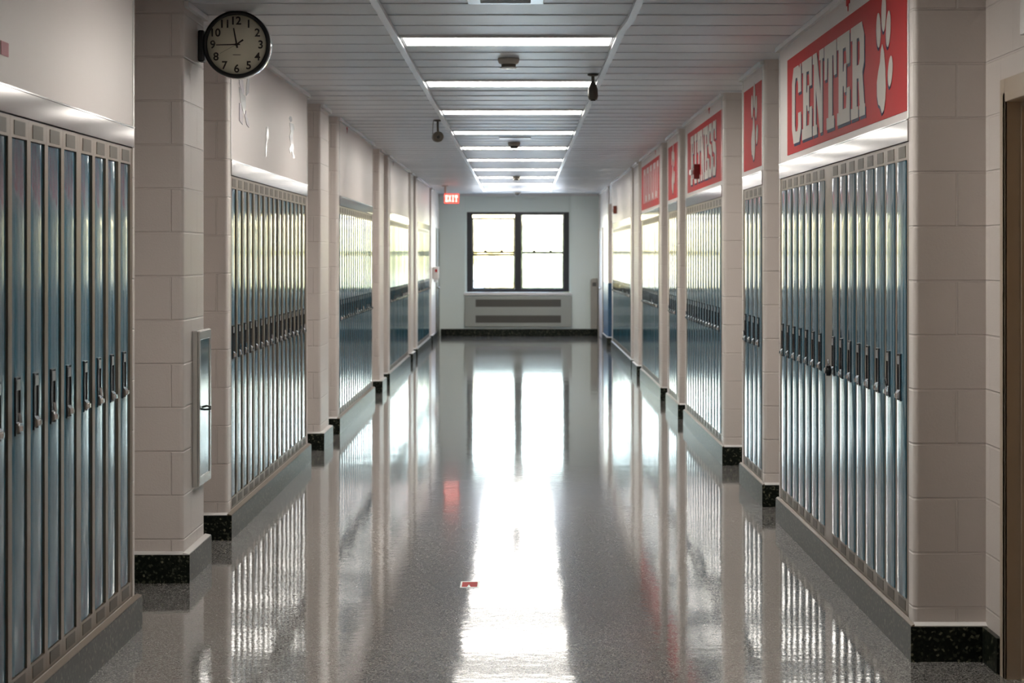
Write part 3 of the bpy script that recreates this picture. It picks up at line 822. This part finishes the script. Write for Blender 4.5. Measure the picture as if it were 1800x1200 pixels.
# terrazzo base stops at those doors
for nm, a, bnd in (('baseboard_left', D(33.4) - 0.06, 1), ('baseboard_right', D(32.9) - 0.06, 1)):
    o = bpy.data.objects[nm]; bmx = bmesh.new(); bmx.from_mesh(o.data)
    for v in bmx.verts:
        if v.co.y > FAR - 0.05: v.co.y = a
    bmx.to_mesh(o.data); bmx.free()
o = bpy.data.objects['trim_2']; bmx = bmesh.new(); bmx.from_mesh(o.data)
for v in bmx.verts:
    if v.co.y > FAR - 0.05 and v.co.z < 1: v.co.y = D(32.9) - 0.06
bmx.to_mesh(o.data); bmx.free()

# ------------------------------------------------------------------ ceiling things
LW0, LW1 = -0.70, 0.535
zs = [10.03 + 2.475*i for i in (-4, -4/3, *range(10))]  # first is an unseen panel added as front fill for the near piers
LORD = ['nearest', 'second', 'third', 'fourth', 'fifth', 'sixth', 'seventh', 'eighth', 'ninth', 'farthest']
lproto = None
fm = MB(); hl = P/2 - 0.012
fm.box(LW0, LW1, -hl, -hl + 0.018, -0.012, 0.01); fm.box(LW0, LW1, hl - 0.018, hl, -0.012, 0.01)
fm.box(LW0, LW0 + 0.015, -hl + 0.018, hl - 0.018, -0.012, 0.01); fm.box(LW1 - 0.015, LW1, -hl + 0.018, hl - 0.018, -0.012, 0.01)
fme = fm.mesh('light_frame', M['lampframe'])
dm = MB(); dm.box(LW0 + 0.015, LW1 - 0.015, -hl + 0.018, hl - 0.018, -0.009, 0.004)
dme = dm.mesh('diffuser', M['lamp'])
for i, z in enumerate(zs):
    k = i - 2
    if k < 0: lab = ['added fill light panel on the ceiling behind the viewer, unseen', 'lit rectangular ceiling light panel overhead, between clock and viewer'][i]
    elif k == 0: lab = 'largest lit rectangular ceiling light panel, nearest the clock'
    elif k == 9: lab = 'farthest lit rectangular ceiling light panel, closest to the end window'
    else: lab = 'lit rectangular ceiling light panel, %s in view down the corridor' % LORD[k]
    t = thing('ceiling_light', lab, 'light', (0, D(z), CEIL), 0, 'ceiling light panels')
    mk('light_frame', fme, t); mk('diffuser', dme, t)

# raceways
def raceway(name, pts, label):
    m = MB(); hw = 0.019
    for (xa, ya), (xb, yb) in zip(pts, pts[1:]):
        m.prism([(xa - hw, ya), (xa + hw, ya), (xb + hw, yb), (xb - hw, yb)], xyz, CEIL - 0.026, CEIL - 0.0033)
    o = m.build(name, M['raceway'])
    return tag(o, label, 'raceway')
raceway('cable_raceway', [(-0.727, D(3)), (-0.722, D(14)), (-0.722, D(33.1))], 'straight pale raceway strip along the left ends of the ceiling lights')
raceway('cable_raceway', [(0.572, D(3)), (0.578, D(9.05)), (0.558, D(9.5)), (0.556, D(33.1))], 'pale raceway strip with a kink along the right ends of the lights')

DETL = ['closest smoke detector below the ceiling, past the first light panel', 'second smoke detector on the ceiling, past the fourth light panel',
        'third smoke detector on the ceiling, among the far light panels', 'farthest smoke detector, on the ceiling near the end wall']
for lab, zd in zip(DETL, (10.95, 19.1, 27.2, 33.9)):
    t = thing('smoke_detector', lab, 'detector', (-0.084, D(zd), CEIL), 0, 'smoke detectors')
    m = MB(); m.lathe([(0.001, -0.001), (0.068, -0.001), (0.070, -0.012), (0.064, -0.032), (0.05, -0.040)], seg=28); m.build('detector_base', M['detector'], t)
    m = MB(); m.lathe([(0.046, -0.040), (0.046, -0.060), (0.001, -0.060)], seg=28); m.build('sensor_vent', M['cambody'], t)
    m = MB(); m.lathe([(0.054, -0.060), (0.050, -0.066), (0.02, -0.070), (0.001, -0.070)], seg=28); m.build('sensor_cap', M['lens'], t)

cv_ = thing('ceiling_vent', 'slotted white air vent in the ceiling at the top edge', 'vent', (-0.08, D(8.3), CEIL))
m = MB(); m.box(-0.19, 0.19, -0.3, 0.32, -0.012, 0.002); m.build('vent_plate', M['white'], cv_, bevel=0.004)
for k in range(9):
    m = MB(); m.box(-0.125, 0.125, -0.26 + k*0.06, -0.225 + k*0.06, -0.014, -0.0122); m.build('slot', M['grille'], cv_)
m = MB(); m.box(-0.24, 0.10, D(18.2), D(18.35), CEIL - 0.012, CEIL - 0.004)
tag(m.build('ceiling_plate', M['white']), 'flat white plate on the ceiling before the second smoke detector', 'plate')

def camera_thing(label, x, zd, drop, yaw, bullet):
    t = thing('security_camera', label, 'camera', (x, D(zd), CEIL), yaw)
    m = MB(); m.lathe([(0.001, -0.001), (0.038, -0.001), (0.038, -0.012), (0.018, -0.018)], seg=20); m.build('mount_plate', M['cambody'], t)
    m = MB(); m.tube([(0, 0, -0.015), (0, 0, -drop*0.6), (0.002, 0.0, -drop)], 0.011, 10); m.build('stem', M['cambody'], t)
    if bullet:
        m = MB(); m.lathe([(0.012, 0.02), (0.022, 0.0), (0.033, -0.03), (0.036, -0.08), (0.030, -0.105), (0.001, -0.108)], (0, 0, -drop), seg=18); m.build('camera_body', M['cambody'], t)
        m = MB(); m.lathe([(0.020, -0.1075), (0.018, -0.113), (0.001, -0.113)], (0, 0, -drop), seg=14); m.build('camera_lens', M['black'], t)
    else:
        m = MB(); m.lathe([(0.001, 0.11), (0.035, 0.11), (0.046, 0.09), (0.050, 0.02), (0.050, -0.05), (0.046, -0.06), (0.001, -0.06)], (0, 0, -drop - 0.045), 'y', 22); m.build('camera_body', M['cambody'], t)
        m = MB(); m.lathe([(0.018, -0.0605), (0.016, -0.068), (0.001, -0.068)], (0, 0, -drop - 0.05), 'y', 16); m.build('camera_lens', M['black'], t)
        m = MB(); m.tube([(-0.04, 0.0, -0.004), (-0.045, 0.0, -drop*0.5), (-0.045, 0.02, -drop - 0.02)], 0.003, 6); m.build('camera_cable', M['cambody'], t)
    return t
camera_thing('round security camera hanging left of the ceiling lights', -0.782, 15.9, 0.115, 0.15, False)
camera_thing('dark security camera hanging at the right end of the second light', 0.497, 11.9, 0.075, 0, True)

# exit sign
ex = thing('exit_sign', 'lit red EXIT sign hanging from the ceiling at the far left', 'sign', (-1.26, D(30.7), CEIL))
m = MB(); m.box(-0.135, 0.135, -0.025, 0.025, -0.325, -0.145); m.build('sign_box', M['exit'], ex, bevel=0.006)
m = MB(); fn = lambda u, v, h: (-0.115 + u, -0.0255 - h, -0.295 + v)
for i, ch in enumerate('EXIT'):
    for poly in GL[ch]: m.prism([(i*0.058 + u*0.05, v*0.12) for u, v in poly], fn, 0, 0.002)
m.build('letters', M['exittext'], ex)
m = MB(); m.lathe([(0.001, -0.001), (0.06, -0.001), (0.06, -0.012), (0.016, -0.018), (0.016, -0.145)], (-0.115, 0, 0), seg=14); m.build('hanger', M['detector'], ex)

# ------------------------------------------------------------------ clock
CKZ = D(8.85)
ck = thing('wall_clock', 'round black rimmed clock on a bracket arm, reading quarter to twelve', 'clock', (-1.478, CKZ, 2.717))
R0 = 0.175
m = MB(); m.lathe([(R0 - 0.022, 0.004), (R0 - 0.018, -0.010), (R0 - 0.006, -0.012), (R0, -0.004), (R0, 0.02)], (0, 0, 0), 'y', 64); m.mi = [0]*len(m.mi)
# rim as an open ring: drop the caps
m.f = m.f[:-2]; m.mi = m.mi[:-2]; m.sm = m.sm[:-2]
m.build('rim', M['black'], ck)
m = MB(); m.lathe([(R0 - 0.001, 0.02), (R0 + 0.001, 0.045), (R0 + 0.001, 0.09), (R0 - 0.003, 0.095), (0.001, 0.096)], (0, 0, 0), 'y', 64)
m.build('housing', M['chrome'], ck)
m = MB(); m.lathe([(0.001, 0.002), (R0 - 0.018, 0.002), (R0 - 0.018, 0.012), (0.001, 0.012)], (0, 0, 0), 'y', 64); m.build('dial', M['dial'], ck)
# numerals
for h in range(1, 13):
    cu = bpy.data.curves.new('n', 'FONT'); cu.body = str(h); cu.size = 0.058; cu.offset = 0.0012; cu.align_x = 'CENTER'; cu.align_y = 'CENTER'; cu.resolution_u = 4
    ob = bpy.data.objects.new('n', cu)
    me = bpy.data.meshes.new_from_object(ob)
    a = PI/2 - h*PI/6
    px, pz = 0.124*math.cos(a), 0.124*math.sin(a)
    # centre on its own bounds
    xs_ = [v.co.x for v in me.vertices]; ys_ = [v.co.y for v in me.vertices]
    ox, oy = (min(xs_) + max(xs_))/2, (min(ys_) + max(ys_))/2
    num = MB(); n = 0
    num.v += [(px + v.co.x - ox, 0.0006, pz + v.co.y - oy) for v in me.vertices]
    for p in me.polygons:
        num.f.append(tuple(n + i for i in p.vertices)); num.mi.append(0); num.sm.append(False)
    num.build('numeral', M['ink'], ck)
    bpy.data.objects.remove(ob); bpy.data.curves.remove(cu); bpy.data.meshes.remove(me)
def hand(name, ang, l0, l1, w0, w1, yy, mat):
    m = MB(); dx, dz = math.cos(ang), math.sin(ang); nx, nz = -dz, dx
    pts = [(dx*l0 + nx*w0, dz*l0 + nz*w0), (dx*l1 + nx*w1, dz*l1 + nz*w1), (dx*l1 - nx*w1, dz*l1 - nz*w1), (dx*l0 - nx*w0, dz*l0 - nz*w0)]
    m.prism(pts, lambda u, v, h: (u, yy + h, v), 0, -0.0012); m.build(name, mat, ck)
hand('hour_hand', math.atan2(215, -40), -0.018, 0.087, 0.0042, 0.0032, -0.001, M['ink'])
hand('minute_hand', math.atan2(-7, -265), -0.018, 0.106, 0.0034, 0.0024, -0.003, M['ink'])
hand('second_hand', math.atan2(-115, -210), 0.0, 0.098, 0.0008, 0.0008, -0.005, M['thinhand'])
hand('second_hand_tail', math.atan2(55, 80), 0.0, 0.042, 0.003, 0.0046, -0.0055, M['ink'])
m = MB(); m.lathe([(0.008, 0.0), (0.008, -0.008), (0.001, -0.009)], (0, 0, 0), 'y', 16); m.build('hub', M['ink'], ck)
m = MB(); m.box(-0.02, 0.02, 0.0004, 0.001, -0.055, -0.052); m.build('maker_mark', M['ink'], ck)
m = MB()
m.box(-0.2015, -0.170, -0.0, 0.09, -0.088, 0.075)
m.box(-0.175, -0.160, 0.02, 0.075, -0.05, 0.04)
m.build('bracket', M['black'], ck, bevel=0.012)

# ------------------------------------------------------------------ floor sticker
st = thing('floor_sticker', 'small red and white sticker on the floor, left of the bright reflection', 'sticker', (-0.26, D(8.42), 0.0))
m = MB(); m.box(-0.042, 0.05, -0.11, 0.11, 0.0002, 0.0012); m.build('backing', M['sticker_white'], st)
m = MB(); m.prism([(-0.034, -0.085), (-0.008, -0.085), (0.0, 0.0), (0.01, -0.085), (0.042, -0.085), (0.042, 0.085), (-0.034, 0.085)], xyz, 0.0012, 0.0018); m.build('red_print', M['red'], st)

# ------------------------------------------------------------------ outside
GZ = -0.45
g = MB(); g.box(-90, 90, FAR + 0.35, FAR + 160, GZ - 0.3, GZ)
struct(g.build('ground', M['grass']), 'sunlit lawn outside the end window', 'lawn')
g = MB(); g.box(-60, 60, FAR + 6, FAR + 26, GZ, GZ + 0.02)
struct(g.build('path', M['path']), 'pale path crossing the lawn outside', 'path')
rt = random.Random(5)
def tree(x, y, h, r, mat, label, sub=4):
    t = thing('tree', label, 'tree', (x, y, GZ), 0, 'trees outside the window')
    m = MB(); m.tube([(0, 0, -0.1), (0.05, 0, h*0.3), (0, 0.06, h*0.62)], [0.19, 0.14, 0.08], 10); m.build('trunk', M['bark'], t)
    bmx = bmesh.new()
    for k in range(9):
        a = rt.uniform(0, 2*PI); d_ = rt.uniform(0.1, 0.65)*r
        c_ = Vector((d_*math.cos(a), d_*math.sin(a), h*rt.uniform(0.36, 0.82)))
        rr = r*rt.uniform(0.38, 0.62)
        res = bmesh.ops.create_icosphere(bmx, subdivisions=3, radius=rr)
        for v in res['verts']:
            n_ = v.co.normalized()
            v.co = c_ + v.co*(1 + 0.16*math.sin(7*n_.x + 3*k) * math.cos(6*n_.y + k) + rt.uniform(-0.12, 0.12))
    me = bpy.data.meshes.new('crown'); bmx.to_mesh(me); bmx.free(); me.materials.append(mat)
    mk('crown', me, t)
for (x, dy, h, r, mt, lab) in [(-3.6, 36, 3.5, 1.5, 'leaf', 'low yellow green tree outside, left of centre in the left panes'),
                               (-1.3, 39, 3.8, 1.6, 'leaf', 'low yellow green tree outside, beside the window mullion'),
                               (1.2, 35, 3.6, 1.5, 'leaf2', 'low green tree outside, right of the window mullion'),
                               (3.4, 40, 3.8, 1.7, 'leaf', 'low yellow green tree outside at the right edge of the panes'),
                               (6.4, 44, 4.2, 2.0, 'leaf2', 'green tree outside, right of the window'),
                               (-6.4, 44, 4.2, 2.0, 'leaf2', 'green tree outside, left of the window')]:
    tree(x, FAR + dy, h, r, M[mt], lab)

# ------------------------------------------------------------------ light and sky
w = bpy.data.worlds.new('sky'); scene.world = w; w.use_nodes = True
nt = w.node_tree; nt.nodes.clear()
sky = nt.nodes.new('ShaderNodeTexSky'); sky.sky_type = 'NISHITA'; sky.sun_disc = False
sky.sun_elevation = math.radians(50); sky.sun_rotation = math.radians(180); sky.dust_density = 1.0
bg = nt.nodes.new('ShaderNodeBackground'); bg.inputs['Strength'].default_value = 1.35
wo = nt.nodes.new('ShaderNodeOutputWorld')
nt.links.new(sky.outputs[0], bg.inputs[0]); nt.links.new(bg.outputs[0], wo.inputs[0])
sl_ = bpy.data.lights.new('sun', 'SUN'); sl_.energy = 13; sl_.angle = math.radians(1); sl_.color = (1.0, 0.96, 0.88)
so = bpy.data.objects.new('sun', sl_); COL.objects.link(so)
so.rotation_euler = (math.radians(42), 0, math.radians(-18))

# ------------------------------------------------------------------ camera
cam = bpy.data.cameras.new('camera'); co = bpy.data.objects.new('camera', cam); COL.objects.link(co)
co.location = (0, 0, CAMZ); co.rotation_euler = (PI/2, 0, 0)
cam.sensor_width = 36; cam.sensor_fit = 'HORIZONTAL'; cam.lens = 83.0
cam.shift_x = -17/1800; cam.shift_y = -150/1800
cam.clip_end = 400
cam.dof.use_dof = True; cam.dof.focus_distance = D(8.2); cam.dof.aperture_fstop = 7.5
scene.camera = co

vs = scene.view_settings
vs.view_transform = 'Standard'; vs.look = 'None'; vs.gamma = 1.0; vs.exposure = 1.0; vs.use_curve_mapping = False
cy = scene.cycles
cy.use_denoising = True
cy.max_bounces = 10; cy.diffuse_bounces = 6; cy.glossy_bounces = 6; cy.transparent_max_bounces = 12
cy.sample_clamp_indirect = 8.0
cy.caustics_reflective = False
